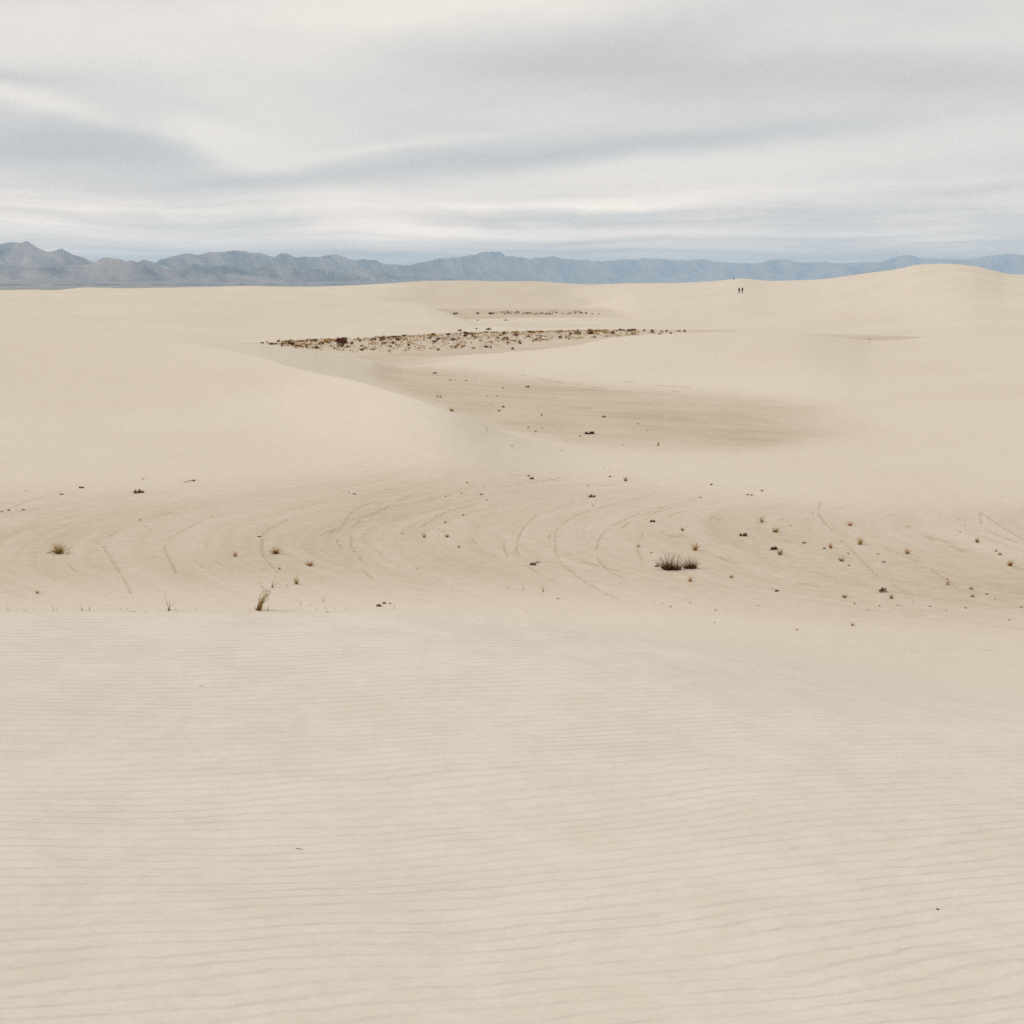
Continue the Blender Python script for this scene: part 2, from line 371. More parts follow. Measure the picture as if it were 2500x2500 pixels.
def plain_mat(name, c1, c2, scale=3.0, trans=0.0):
    m, k, b = mat(name)
    oi = k.new('ShaderNodeObjectInfo').outputs['Random']
    p = k.new('ShaderNodeNewGeometry').outputs['Position']
    q = k.noise(p, scale, 3, 0.6)
    q = k.m('ADD', k.m('MULTIPLY', k.m('SUBTRACT', q, 0.5), 1.8), oi, clamp=True)
    k.put(b.inputs['Base Color'], k.mix(q, c1, c2))
    return m
M_OLIVE = plain_mat('olive_blades', (0.24, 0.20, 0.045), (0.38, 0.29, 0.08), 12)
M_RUST = plain_mat('rusty_dry_blades', (0.46, 0.20, 0.045), (0.58, 0.34, 0.11), 12)
M_GREEN = plain_mat('dark_green_spikes', (0.16, 0.125, 0.033), (0.32, 0.24, 0.065), 14)
M_THATCH = plain_mat('dark_dead_base', (0.17, 0.038, 0.010), (0.26, 0.075, 0.020), 20)
M_DARK = plain_mat('dark_brown_twigs', (0.075, 0.022, 0.010), (0.13, 0.045, 0.018), 15)
M_STRAW = plain_mat('straw_stems', (0.20, 0.15, 0.065), (0.30, 0.22, 0.11), 10)
M_SCRUB = plain_mat('scrub_leaves', (0.20, 0.105, 0.009), (0.36, 0.21, 0.024), 2)
M_SCRUBD = plain_mat('dark_scrub_leaves', (0.085, 0.020, 0.004), (0.15, 0.050, 0.008), 2)

# ------------------------------------------------------------------ plain and mountains
m_plain, n, b = mat('desert_plain')
p = n.new('ShaderNodeNewGeometry').outputs['Position']
n.put(b.inputs['Base Color'], n.mix(n.noise(p, 0.0012, 5, 0.65), (0.24, 0.225, 0.205), (0.32, 0.30, 0.27)))
rr_ = np.array([960, 1400, 2500, 5000, 9000, 14000, 20000, 28000, 38000, 50000.])
aa_ = np.linspace(0, 2 * math.pi, 181)[:-1]
Ap, Rp = np.meshgrid(aa_, rr_)
mp = grid_mesh('plain', Rp * np.sin(Ap), Rp * np.cos(Ap), np.full_like(Rp, -15.0), wrap=True)
mp.materials.append(m_plain)
o = bpy.data.objects.new('desert_plain', mp); COL.objects.link(o); o['kind'] = 'structure'

m_rock, n, b = mat('desert_rock')
p = n.new('ShaderNodeNewGeometry').outputs['Position']
q = n.noise(p, 0.0022, 7, 0.62)
nz = n.sep(n.new('ShaderNodeNewGeometry').outputs['Normal'])[2]
rc = n.mix(n.mr(q, 0.35, 0.65), (0.08, 0.09, 0.11), (0.50, 0.41, 0.38))  # rock mottling; its two tones also paint in sunlit and shaded facets
rc = n.mix(n.mr(nz, 0.80, 0.985, 0.0, 0.75), rc, (0.24, 0.22, 0.20))
n.put(b.inputs['Base Color'], rc)
SKY1 = [(-900, 640), (-600, 600), (-350, 615), (-180, 590), (-60, 600), (0, 585), (23, 582), (52, 585), (65, 583), (85, 594), (116, 607), (135, 604.5), (149, 600), (176, 615), (207, 625), (226, 636), (260, 640), (300, 636), (340, 640),
        (379, 637), (388, 629), (419, 620), (453, 612), (479, 613), (500, 608), (539, 606.5), (567, 603.5), (606, 609), (640, 614), (671, 623), (686, 612), (702, 614), (720, 621), (743, 619.5), (769, 624), (792, 619), (821, 617),
        (857, 628), (888, 627), (900, 630), (914, 627), (935, 637), (963, 639), (1000, 642), (1079, 627), (1159, 617.5), (1177, 609), (1219, 608), (1238, 617.5), (1294, 626), (1354, 620), (1405, 627), (1466, 635), (1499, 630),
        (1587, 624.5), (1656, 628), (1721, 628), (1740, 634), (1828, 639), (1889, 630), (1926, 629), (1945, 634), (2061, 639), (2145, 635), (2173, 627), (2219, 618.5), (2243, 623.6), (2345, 628), (2471, 616), (2500, 619),
        (2700, 630), (2900, 625), (3300, 650)]
SKY2 = [(-900, 688), (-500, 640), (-300, 630), (-150, 640), (0, 640), (60, 650), (150, 643), (200, 640), (226, 637), (252, 621), (267, 621.5), (295, 626), (308, 631), (321, 628.5), (334, 634), (352, 627), (370, 634),
        (400, 650), (430, 655), (470, 640), (500, 648), (557, 641), (600, 655), (650, 640), (690, 632), (730, 652), (790, 650), (850, 660), (900, 652), (960, 668), (1050, 670), (1200, 688)]
def mountain(name, SK, Rf, Rb, carve, seed, az0, az1, ncol, detail, nrow=150):
    A = np.linspace(az0, az1, ncol); T = np.concatenate([np.linspace(0, 1, nrow), np.linspace(1.03, 1.9, 20)])
    xs = [ray(x, y)[0] for x, y in SK]; ts = [-ray(x, y)[1] for x, y in SK]
    sky_t = np.interp(A, xs, ts)                       # crisp peaks
    jag = 0.9 / F * fbm(A * 380, A * 0, 4, seed + 50)
    edge = sstep((A - az0) / 0.02) * sstep((az1 - A) / 0.02)
    Rf_ = pchip(*[[q[i] for q in Rf] for i in (0, 1)], A); Rb_ = pchip(*[[q[i] for q in Rb] for i in (0, 1)], A)
    H = ((sky_t + jag) * Rb_ + ZC) * edge
    Ag, Tg = np.meshgrid(A, T); Hg = H[None, :]
    Hs = np.maximum(np.convolve(np.pad(H, 25, 'edge'), np.ones(51) / 51, 'valid'), 5)[None, :]
    Rg = Rf_[None, :] + (Rb_ - Rf_)[None, :] * Tg
    x, y = Rg * np.sin(Ag), Rg * np.cos(Ag)
    s = np.clip(Tg, 0, 1)
    wx = x + 420 * fbm(x / 1500, y / 1500, 3, seed + 7)
    r1 = fbm(wx / 1250, y / 2600, 5, seed, 0.55, ridged=True)           # spurs running down the slope
    r2 = fbm((wx + y * 0.5) / 640, (y - x * .3) / 800, 4, seed + 3, 0.55, ridged=True)
    rid = np.clip(0.65 * r1 + 0.35 * r2 + 0.08, 0, 1.0)
    env = 0.04 * s + 0.96 * (np.clip((s - 0.08) / 0.92, 0, 1)) ** 1.15
    k = sstep((s - 0.05) / 0.15) * (1 - 0.85 * sstep((s - 0.85) / 0.14))
    z = Hs * env - carve * Hs * k * (1 - rid) * np.clip(env, 0, 1) ** 0.4
    z = z + (Hg - Hs) * sstep((s - 0.72) / 0.28)
    z = z - 60 * detail * (0.5 - 0.5 * fbm(x / 300, y / 380, 4, seed + 9, 0.55, ridged=True)) * k
    z = z - 0.16 * carve * Hs * k * np.clip(env, 0, 1) ** 0.4 * (1 - fbm((wx - y * .4) / 300, (y + x * .2) / 420, 3, seed + 17, 0.5, ridged=True))
    z = np.where(s < 0.985, np.minimum(z, Hg * Rg / Rb_[None, :]), z)
    z = np.maximum(z, 0.03 * Hs * s + 0.10 * Hs * s * s)
    back = np.clip((Tg - 1) / 0.9, 0, 1)
    z = z * (1 - sstep(back)) - 1.5 * (Tg == 0) - 18 * back
    z = np.where(Tg == 0, -17.0, z)
    mm = grid_mesh(name, x, y, z); mm.materials.append(m_rock)
    ob = bpy.data.objects.new(name, mm); COL.objects.link(ob); ob['kind'] = 'structure'
    return ob
r_ = math.radians
mountain('mountains', SKY1, [(r_(-35), 12700), (r_(-18), 13200), (r_(-5), 18500), (r_(6), 30500), (r_(35), 33500)],
         [(r_(-35), 14800), (r_(-18), 15300), (r_(-5), 21000), (r_(6), 33000), (r_(35), 36000)], 1.0, 3, r_(-32), r_(29), 1500, 1.0)
mountain('foothills', SKY2, [(r_(-35), 10600), (r_(-18), 10900), (r_(0), 15200)], [(r_(-35), 12000), (r_(-18), 12300), (r_(0), 16800)], 0.9, 23, r_(-31), r_(-0.8), 900, 0.8, 110)

# ------------------------------------------------------------------ haze
hb = bpy.data.meshes.new('haze')
hx, h0, h1 = 51500, -19.0, 820
vs = [(sx * hx, sy * hx, z) for z in (h0, h1) for sx, sy in ((-1, -1), (1, -1), (1, 1), (-1, 1))]
hb.from_pydata(vs, [], [(3, 2, 1, 0), (4, 5, 6, 7), (0, 1, 5, 4), (1, 2, 6, 5), (2, 3, 7, 6), (3, 0, 4, 7)])
haze = bpy.data.objects.new('haze', hb); COL.objects.link(haze); haze['kind'] = 'stuff'
mh = bpy.data.materials.new('haze_air'); mh.use_nodes = True
n = NT(mh.node_tree); n.n.clear()
pv = n.new('ShaderNodeVolumePrincipled'); pv.inputs['Color'].default_value = (0.58, 0.785, 1.0, 1); pv.inputs['Density'].default_value = 5.2e-5
pv.inputs['Anisotropy'].default_value = 0.0
out = n.new('ShaderNodeOutputMaterial'); n.l.new(pv.outputs[0], out.inputs['Volume'])
hb.materials.append(mh)

# ------------------------------------------------------------------ plants
class MB:
    def __init__(s): s.v = []; s.f = []; s.m = []
    def blade(s, p0, d, L, w, bend, seg=3, mi=0, az=None):
        """a tapering curved strip"""
        p = Vector(p0); d = Vector(d).normalized(); side = d.cross(Vector((random.uniform(-1, 1), random.uniform(-1, 1), 0.2))).normalized()
        b0 = len(s.v)
        for k in range(seg + 1):
            ww = w * (1 - 0.8 * k / seg)
            s.v += [tuple(p - side * ww / 2), tuple(p + side * ww / 2)]
            p = p + d * (L / seg); d = (d + Vector((bend[0], bend[1], bend[2])) / seg).normalized()
        for k in range(seg):
            i = b0 + 2 * k; s.f.append((i, i + 1, i + 3, i + 2)); s.m.append(mi)
        return p
    def leaf(s, p, r, mi=0):
        a = Vector([random.gauss(0, 1) for _ in range(3)]).normalized(); b_ = a.cross(Vector([random.gauss(0, 1) for _ in range(3)])).normalized()
        p = Vector(p); i = len(s.v)
        s.v += [tuple(p - a * r), tuple(p + b_ * r * .55), tuple(p + a * r), tuple(p - b_ * r * .55)]
        s.f.append((i, i + 1, i + 2, i + 3)); s.m.append(mi)
    def stick(s, p0, p1, r0, r1, mi=0, nseg=5):
        p0, p1 = Vector(p0), Vector(p1); d = (p1 - p0).normalized()
        a = d.orthogonal().normalized(); b_ = d.cross(a); i = len(s.v)
        for p, r in ((p0, r0), (p1, r1)):
            for k in range(nseg):
                t = 2 * math.pi * k / nseg; s.v.append(tuple(p + (a * math.cos(t) + b_ * math.sin(t)) * r))
        for k in range(nseg):
            j = (k + 1) % nseg; s.f.append((i + k, i + j, i + nseg + j, i + nseg + k)); s.m.append(mi)
        s.f.append(tuple(i + nseg + k for k in range(nseg))); s.m.append(mi)
        s.f.append(tuple(i + k for k in reversed(range(nseg)))); s.m.append(mi)
    def mesh(s, name, mats):
        me = bpy.data.meshes.new(name); me.from_pydata(s.v, [], s.f)
        for m in mats: me.materials.append(m)
        me.polygons.foreach_set('material_index', s.m); me.update()
        return me
def tuft_meshes(seed, nb, olive=True, spread=0.75, wscale=1.0):
    """unit tuft: 1 wide, about 0.9 tall: green or rusty blades and a dark dead base"""
    random.seed(seed)
    A = MB(); B = MB()
    for k in range(nb):
        t = random.uniform(0, 2 * math.pi); lean = abs(random.gauss(0, spread)) + 0.08
        L = random.uniform(0.45, 0.95)
        p0 = (0.07 * math.cos(t), 0.07 * math.sin(t), -0.03)
        d = (math.cos(t) * lean, math.sin(t) * lean, 1.0)
        A.blade(p0, d, L, 0.030 * wscale, (math.cos(t) * .35, math.sin(t) * .35, -.15), 3, 0 if random.random() < .75 else 1)
    for k in range(70):
        t = random.uniform(0, 2 * math.pi); lean = random.uniform(.2, 2.5)
        B.blade((0.10 * math.cos(t) * random.random(), 0.10 * math.sin(t) * random.random(), -0.02), (math.cos(t) * lean, math.sin(t) * lean, 1), random.uniform(.12, .34), 0.05, (0, 0, -.5), 2)
    a, b_ = (M_OLIVE, M_RUST) if olive else (M_RUST, M_STRAW)
    return [('blades', A.mesh('blades', [a, b_])), ('thatch', B.mesh('thatch', [M_THATCH]))]
def cushion_meshes(seed):
    """low dark cushion of twigs, 1 wide, 0.4 tall, longer to one side"""
    random.seed(seed); A = MB()
    for c in range(random.randint(3, 5)):
        cx, cy, r = random.uniform(-.32, .32), random.uniform(-.15, .15), random.uniform(.14, .26)
        for k in range(90):
            t = random.uniform(0, 2 * math.pi); e = random.uniform(0.1, 1.5)
            d = Vector((math.cos(t) * math.cos(e), math.sin(t) * math.cos(e), math.sin(e)))
            p = Vector((cx, cy, -.02)) + d * r * random.uniform(.1, .7)
            A.blade(p, d + Vector([random.gauss(0, .4) for _ in range(3)]), r * random.uniform(.35, .8), .035, (0, 0, 0), 2, 0 if random.random() < .8 else 1)
    for k in range(6):
        t = random.uniform(0, 2 * math.pi)
        A.blade((0, 0, .02), (math.cos(t), math.sin(t) * .5, .25), random.uniform(.4, .65), .02, (0, 0, -.3), 3, 1)
    return A.mesh('cushion', [M_DARK, M_THATCH])
def scrub_meshes(seed, dark=False, n_=420):
    """rounded leafy shrub 1 wide, 0.62 tall: leaf clumps over short limbs"""
    random.seed(seed); A = MB()
    cl = [(random.uniform(-.36, .36), random.uniform(-.30, .30), random.uniform(.12, .42), random.uniform(.10, .20)) for _ in range(10)]
    for cx, cy, cz, r in cl: A.stick((0, 0, -.03), (cx, cy, cz), .016, .007, 1)
    for k in range(n_):
        cx, cy, cz, r = random.choice(cl)
        d = Vector([random.gauss(0, 1) for _ in range(3)]).normalized() * r * random.uniform(.5, 1.0)
        p = Vector((cx, cy, cz)) + d
        p.z = max(p.z, .01); A.leaf(p, random.uniform(.022, .05), 0)
    return A.mesh('scrub', [M_SCRUBD if dark else M_SCRUB, M_DARK])
def stem_meshes(seed, k_=4, seed_heads=True, m0=None):
    """a few thin bent stems, unit height"""
    random.seed(seed); A = MB()
    for k in range(k_):
        t = random.uniform(0, 2 * math.pi); lean = random.uniform(.05, .45)
        e = A.blade((random.uniform(-.08, .08), random.uniform(-.05, .05), -.04), (math.cos(t) * lean + .12, math.sin(t) * lean, 1), random.uniform(.6, 1.05), .06, (math.cos(t) * .4 + .25, math.sin(t) * .3, -.2), 4, 0)
        if seed_heads:
            for j in range(7): A.leaf(e + Vector((random.uniform(-.07, .07), random.uniform(-.05, .05), random.uniform(-.14, .06))), .035, 1)
    for j in range(8):
        t = random.uniform(0, 6.28); A.blade((0, 0, -.02), (math.cos(t), math.sin(t), 1), random.uniform(.1, .3), .035, (0, 0, -.4), 2, 2)
    return A.mesh('stems', [m0 or M_STRAW, M_RUST, M_THATCH])
def spiky_meshes(seed, n_=210):
    """wide spiky evergreen clump, 1 wide, 0.72 tall"""
    random.seed(seed); A = MB(); B = MB()
    roots = [(random.uniform(-.26, .26), random.uniform(-.12, .12)) for _ in range(7)]
    for k in range(n_):
        rx, ry = random.choice(roots); t = random.uniform(0, 2 * math.pi); lean = abs(random.gauss(0, 1.0)) + .05
        L = random.uniform(.18, .68)
        A.blade((rx + .05 * math.cos(t), ry + .05 * math.sin(t), -.02), (math.cos(t) * lean + rx * 2.4, math.sin(t) * lean, 1), L, .018, (math.cos(t) * .2, math.sin(t) * .2, .05), 3, 0 if random.random() < .75 else 1)
    for k in range(300):
        rx, ry = random.choice(roots); t = random.uniform(0, 2 * math.pi); lean = random.uniform(.1, 2.5)
        B.blade((rx + .08 * math.cos(t), ry + .08 * math.sin(t), -.02), (math.cos(t) * lean, math.sin(t) * lean, 1), random.uniform(.08, .26), .035, (0, 0, -.3), 2, 0)
    return [('blades', A.mesh('blades', [M_GREEN, M_THATCH])), ('dead_base', B.mesh('dead_base', [M_DARK]))]

TUFT_O = [tuft_meshes(10 + k, 110) for k in range(4)]
TUFT_R = [tuft_meshes(30 + k, 100, False) for k in range(4)]
CUSH = [cushion_meshes(50 + k) for k in range(5)]
SCRUB = [scrub_meshes(70 + k) for k in range(5)]
SCRUBK = [scrub_meshes(90 + k, True, 900) for k in range(4)]
STEM = [stem_meshes(110 + k, 3 + k % 4) for k in range(6)]
STEMO = [stem_meshes(130 + k, 4, False, M_OLIVE) for k in range(3)]

def tag(o, label, cat, group=None):
    o['label'] = label; o['category'] = cat; o['kind'] = 'thing'
    if group: o['group'] = group
    return o
def place(kind, x, y, wpx, hpx, label=None, group=None, rz=None, seed=None):
    """kind: o/r tuft, c cushion, s scrub, k dark scrub, t stems, g green sprig"""
    rnd = random.Random(int(x * 31 + y * 17))
    X_, Y_, Z_, R_ = at(x, y)
    ppm = F / math.hypot(R_, ZC - Z_)
    w = wpx / ppm; h = (hpx if hpx else wpx * .7) / ppm
    rz = rnd.uniform(0, 6.28) if rz is None else rz
    if kind in 'or':
        parts = (TUFT_O if kind == 'o' else TUFT_R)[rnd.randrange(4)]
        root = bpy.data.objects.new('bunch_grass', None); COL.objects.link(root)
        root.empty_display_size = 0.1
        for nm, mesh in parts:
            c = bpy.data.objects.new(nm, mesh); COL.objects.link(c); c.parent = root
        sx, sz = w / 1.05, h / .82
        cat = 'grass tuft'
    else:
        src, nm, hh_, cat = {'c': (CUSH, 'twiggy_cushion_plant', .34, 'cushion plant'), 's': (SCRUB, 'desert_shrub', .62, 'shrub'), 'k': (SCRUBK, 'desert_shrub', .62, 'shrub'),
                        't': (STEM, 'dry_grass_stems', 1.0, 'grass stems'), 'g': (STEMO, 'green_sprig', 1.0, 'sprig')}[kind]
        root = bpy.data.objects.new(nm, src[rnd.randrange(len(src))]); COL.objects.link(root)
        sx = w / (0.6 if kind in 'tg' else 1.0); sz = h / hh_
    root.location = (X_, Y_, Z_ - 0.01 * w)
    root.rotation_euler = (0, 0, rz if kind != 'c' else rnd.uniform(-.3, .3) + (math.pi if rnd.random() < .3 else 0))
    root.scale = (sx, sx, sz)
    tag(root, label, cat, group)
    return root

G_MID = 'small plants dotted over the sandy flat'
T1 = 'tiny sprig, one of the many specks on the pale sandy flat below the dunes'
# near flat, drawn out one by one: kind, x, y(base), width, height, label
MID = [
 ('c', 339, 1204, 27, 12, 'dark brown twiggy cushion, widest dark plant on the left of the flat'),
 ('c', 198, 1192, 14, 5, 'thin dark curved twig plant left of the widest dark cushion'),
 ('c', 150, 1208, 9, 5, 'small dark twiggy plant, lower left of the thin curved one'),
 ('t', 348, 1172, 12, 7, 'sparse straw coloured wisp just above the widest left cushion'),
 ('c', 474, 1175, 9, 6, 'small dark knot with a pale stick trailing down to its left'),
 ('c', 57, 1246, 9, 4, 'small reddish dark plant near the left edge of the flat'),
 ('o', 144, 1352, 34, 26, 'bushy olive tuft with dark heart and a dead stem trailing left'),
 ('r', 574, 1359, 13, 13, 'small rusty tuft leaning right, left of the longer rusty tuft'),
 ('r', 673, 1352, 27, 18, 'longest rusty orange tuft on the left half of the flat'),
 ('c', 632, 1311, 9, 4, 'flat dark twig plant above the longest rusty tuft'),
 ('r', 682, 1391, 8, 8, 'tiny rusty tuft right below the longest rusty tuft'),
 ('r', 757, 1381, 22, 13, 'red brown tuft with sparse twigs spreading to the right'),
 ('o', 724, 1427, 12, 20, 'upright narrow olive gold tuft above the ridge clump'),
 ('t', 664, 1435, 16, 16, 'airy sprawl of dry stems left of the upright olive tuft'),
 ('t', 641, 1436, 5, 16, 'single reddish dry stem above the tall ridge clump'),
 ('c', 926, 1481, 13, 9, 'dark red brown knot, lowest of a little row near the ridge'),
 ('c', 938, 1475, 10, 6, 'dark knot in the middle of the little row near the ridge'),
 ('c', 953, 1474, 5, 4, 'smallest dark knot at the right end of the little row'),
 ('r', 1035, 1313, 9, 12, 'rusty olive tuft, left of a pair in the centre of the flat'),
 ('o', 1092, 1312, 11, 8, 'olive tuft, right of a pair in the centre of the flat'),
 ('c', 1446, 1214, 16, 9, 'near black lumpy cushion below the right end of the strata lines'),
 ('c', 1298, 1170, 11, 8, 'forked reddish twig plant at the top of the flat, centre'),
 ('o', 1527, 1175, 12, 11, 'olive tuft alone at the top of the flat, right of centre'),
 ('c', 1302, 1380, 15, 10, 'dark knotted plant with a thin dead stem reaching right'),
 ('c', 1594, 1275, 16, 7, 'flat reddish dark plant high above the wide spiky shrubs'),
 ('o', 1666, 1296, 10, 9, 'small olive gold tuft above the round rusty tuft'),
 ('r', 1697, 1344, 18, 18, 'round rusty tuft with black heart, just above the spiky shrubs'),
 ('r', 1685, 1420, 12, 13, 'small rusty fan shaped tuft just below the spiky shrubs'),
 ('o', 1786, 1411, 11, 8, 'small pale olive tuft right of and below the spiky shrubs'),
 ('c', 1736, 1184, 7, 5, 'dark red dot of a plant at the top of the flat, right'),
 ('r', 1860, 1276, 10, 13, 'upright rusty tuft above the dark spreading twig plant'),
 ('o', 1893, 1300, 18, 12, 'thin olive tuft of two tips, right below the upright rusty one'),
 ('c', 1814, 1309, 19, 11, 'dark spreading twig plant with raised tips, right half of flat'),
 ('c', 1888, 1342, 20, 10, 'near black two lobed cushion touching an olive tuft below it'),
 ('o', 1904, 1355, 15, 15, 'olive tuft with dark heart tucked under the two lobed cushion'),
 ('c', 1963, 1327, 12, 6, 'flat dark reddish plant right of the two lobed cushion'),
 ('r', 2028, 1339, 11, 16, 'rusty upright tuft left of the long curved crust line'),
 ('o', 2054, 1370, 16, 12, 'loose olive tuft beside the long curved crust line'),
 ('r', 2075, 1284, 16, 12, 'rusty tuft leaning right, above the dark olive tuft'),
 ('o', 2100, 1330, 16, 19, 'dark olive tuft, tallest of the right hand tufts'),
 ('r', 2215, 1352, 14, 12, 'red rusty tuft halfway between the tall olive tuft and right edge'),
 ('k', 2156, 1446, 18, 12, 'black round little bush, blackest plant at the lower right'),
 ('o', 2176, 1462, 12, 13, 'slanting olive tuft right below the black little bush'),
 ('c', 1896, 1445, 14, 7, 'dark oval plant alone under the smooth streaks, lower right'),
 ('o', 2386, 1325, 12, 12, 'dark olive tuft near the right edge, uppermost there'),
 ('r', 2467, 1382, 15, 15, 'rusty tuft with dark heart closest to the right edge'),
 ('o', 2441, 1355, 11, 6, 'pale olive wisp above the rusty tuft at the right edge'),
 ('r', 2313, 1428, 10, 10, 'rusty tuft with a smaller tip straight above it, lower right'),
 ('o', 2371, 1439, 12, 7, 'flat olive tuft, upper of two near the lower right edge'),
 ('o', 2374, 1458, 11, 6, 'flat olive tuft, lower of two near the lower right edge'),
 ('r', 2081, 1528, 10, 9, 'rusty tuft lowest on the right slope'),
 ('r', 1946, 1539, 6, 5, 'tiny rusty tuft left of the lowest rusty tuft'),
 ('o', 2062, 1460, 13, 9, 'sparse spreading olive tuft left of the black little bush'),
 ('c', 1440, 1060, 26, 10, 'wide red brown twig plant, largest on the streaked middle patch'),
 ('c', 1475, 1019, 8, 6, 'dark dot of a plant right above the wide red brown one'),
 ('c', 1288, 946, 10, 6, 'dark plant at the upper right of the streaked patch'),
 ('c', 1229, 995, 8, 5, 'upper dark plant of a pair on the streaked patch'),
 ('c', 1218, 1004, 7, 5, 'lower dark red plant of a pair on the streaked patch'),
 ('o', 1103, 1004, 14, 9, 'olive tuft on the sharp crest edge beside the streaked patch'),
 ('r', 1068, 971, 5, 9, 'left rusty sprig of a touching pair by the streaked patch'),
 ('r', 1076, 971, 6, 8, 'right rusty sprig of a touching pair by the streaked patch'),
 ('c', 1061, 912, 10, 5, 'arched dark twig plant at the top left of the streaked patch'),
 ('r', 1607, 1088, 7, 10, 'upright rusty sprig at the bottom right of the streaked patch'),
]
for k, x, y, w, h, lab in MID: place(k, x, y, w * 1.12, h * 1.15, lab)
TINY = [(63,1198,4),(22,1247,9),(5,1251,6),(343,1271,6),(356,1285,5),(227,1321,3),(237,1344,3),(91,1449,11),(852,1204,5),(865,1207,9),(944,1196,3),(1140,1180,6),(1180,1189,4),(1087,1214,5),(1094,1212,3),
        (1126,1206,5),(1175,1208,9),(1189,1222,6),(1131,1260,7),(1087,1277,8),(1072,1292,4),(1082,1298,5),(1073,1309,3),(1120,1337,9),(1019,1388,5),(982,1303,5),(1290,1163,8),(1353,1173,4),(1474,1144,4),(1489,1165,8),
        (1448,1236,5),(1436,1188,5),(1243,1434,3),(1361,1462,6),(1559,1335,8),(1590,1351,6),(1603,1384,13),(1617,1474,5),(1637,1483,6),(1685,1473,5),(1710,1215,6),(1825,1209,8),(1835,1210,7),(1860,1200,8),(2012,1340,8),
        (2073,1381,7),(1984,1253,4),(1747,1491,6),(2157,1373,9),(2144,1354,6),(2071,1353,6),(2339,1270,4),(2355,1284,4),(2344,1299,5),(2432,1347,7),(2313,1416,6),(2409,1452,8),(2430,1463,6),(2086,1475,6),(2147,1480,5),
        (2192,1479,6),(2270,1481,6),(2358,1486,6),(2493,1484,7),(2464,1514,6),(2052,1238,3),(1099,930,6),(1112,929,4),(1139,930,6),(1160,923,4),(1228,949,6),(1214,968,5),(1198,985,4),(1311,997,3),(1322,1015,7),(1417,1067,6),
        (1290,1044,7),(1324,1045,4),(1308,1055,6),(1558,1036,5),(1580,1052,5),(1520,1087,5),(1190,968,4),(1250,1090,5),(1370,1100,4),(1500,1165,4),(1930,1285,4),(1745,1520,4),(2230,1470,4),(2310,1490,5),(1850,1480,4),(2120,1490,4)]
ANCHOR = [(x, y, lab.split(',')[0]) for k, x, y, w, h, lab in MID] + [(1666, 1388, 'wide spiky dark green pair of shrubs'), (631, 1494, 'tall olive clump at the near ridge')]
USED = {}
def near_label(what, x, y, fallback):
    c = sorted(((x - ax_) ** 2 + (1.8 * (y - ay_)) ** 2, ax_, ay_, t) for ax_, ay_, t in ANCHOR)
    for d2, ax_, ay_, t in c[:4]:
        dx, dy = x - ax_, (y - ay_) * 1.8
        side = ('right of' if dx > 0 else 'left of') if abs(dx) > 2 * abs(dy) else ('below' if dy > 0 else 'above') if abs(dy) > 2 * abs(dx) else ('lower ' if dy > 0 else 'upper ') + ('right of' if dx > 0 else 'left of')
        words = t.split()
        lab = what + ' ' + ('just ' if d2 < 45 ** 2 else '') + side + ' the ' + ' '.join(words[:min(9, 12 - len(what.split()))])
        if lab.split()[-1] in ('the', 'a', 'of', 'and', 'its', 'to', 'with', 'at', 'in'): lab = ' '.join(lab.split()[:-1])
        if lab not in USED and d2 < 330 ** 2:
            USED[lab] = 1; return lab
    return fallback
for i, (x, y, w) in enumerate(TINY):
    up = y > 1120
    place('ccor'[i % 4] if w > 3 else 'c', x, y, w * 1.05, w * (0.55 if i % 4 < 2 else 0.9),
          near_label('tiny sprig', x, y, T1 if up else 'dark speck of a plant, one of several on the streaked middle patch'), G_MID if up else 'specks of plants on the streaked patch')
STM = [(20,1496,14),(59,1495,13),(85,1495,8),(131,1496,18),(140,1496,8),(200,1496,20),(218,1496,14),(297,1496,10),(411,1496,30),(479,1497,9),(653,1494,16),(735,1478,15),(757,1482,8),(789,1470,16),(774,1492,12),(799,1500,20),
       (962,1487,14),(1327,1446,18),(1278,1440,15),(702,1434,8),(1189,1052,16),(1176,1060,8),(1060,1500,8),(1105,1502,8),(820,1488,12),(846,1490,8),(1240,1436,6),(1283,1500,10),(1328,798,5),(310,1490,10),(430,1492,16)]
for i, (x, y, h) in enumerate(STM):
    cr_ = y > 1492 and x < 700
    y = min(y, 1491 if x < 700 else 1495)
    place('t', x, y, h * .45, h, near_label('thin dry stem at the ridge', x, y, 'thin dry grass stem poking up behind the left end of the near sand ridge') if cr_ else near_label('faint wisp', x, y, 'faint wisp of dry stems on the sand behind the near ridge'),
          'dry stems behind the near ridge' if cr_ else 'faint wisps of dry stems')
place('g', 414, 1491, 14, 30, 'taller arching dry stem left of the thick clump at the near ridge', None, 3.3)

# the thick clump at the ridge: base, stalks and drooping heads
X_, Y_, Z_, R_ = at(632, 1490)
cl = bpy.data.objects.new('reed_clump', None); COL.objects.link(cl); cl.location = (X_, Y_, Z_ - .03)
tag(cl, 'tall olive clump with red base, thickest grass at the near sand ridge', 'grass clump')
random.seed(5); A = MB(); B = MB()
for k in range(70):
    x0 = random.uniform(-.045, .045)
    e = A.blade((x0, random.uniform(-.05, .05), 0), (.20 + random.gauss(0, .10), random.gauss(0, .12), 1), random.uniform(.25, .50), .011, (.55 * random.random(), random.gauss(0, .2), -.1), 4, 0 if random.random() < .7 else 1)
    for j in range(4): A.leaf(e + Vector((random.uniform(-.03, .05), random.uniform(-.03, .03), random.uniform(-.09, .03))), .014, 0)
for k in range(60): B.blade((random.uniform(-.05, .05), random.uniform(-.05, .05), -.02), (random.gauss(0.1, .35), random.gauss(0, .35), 1), random.uniform(.08, .2), .014, (0, 0, 0), 2)
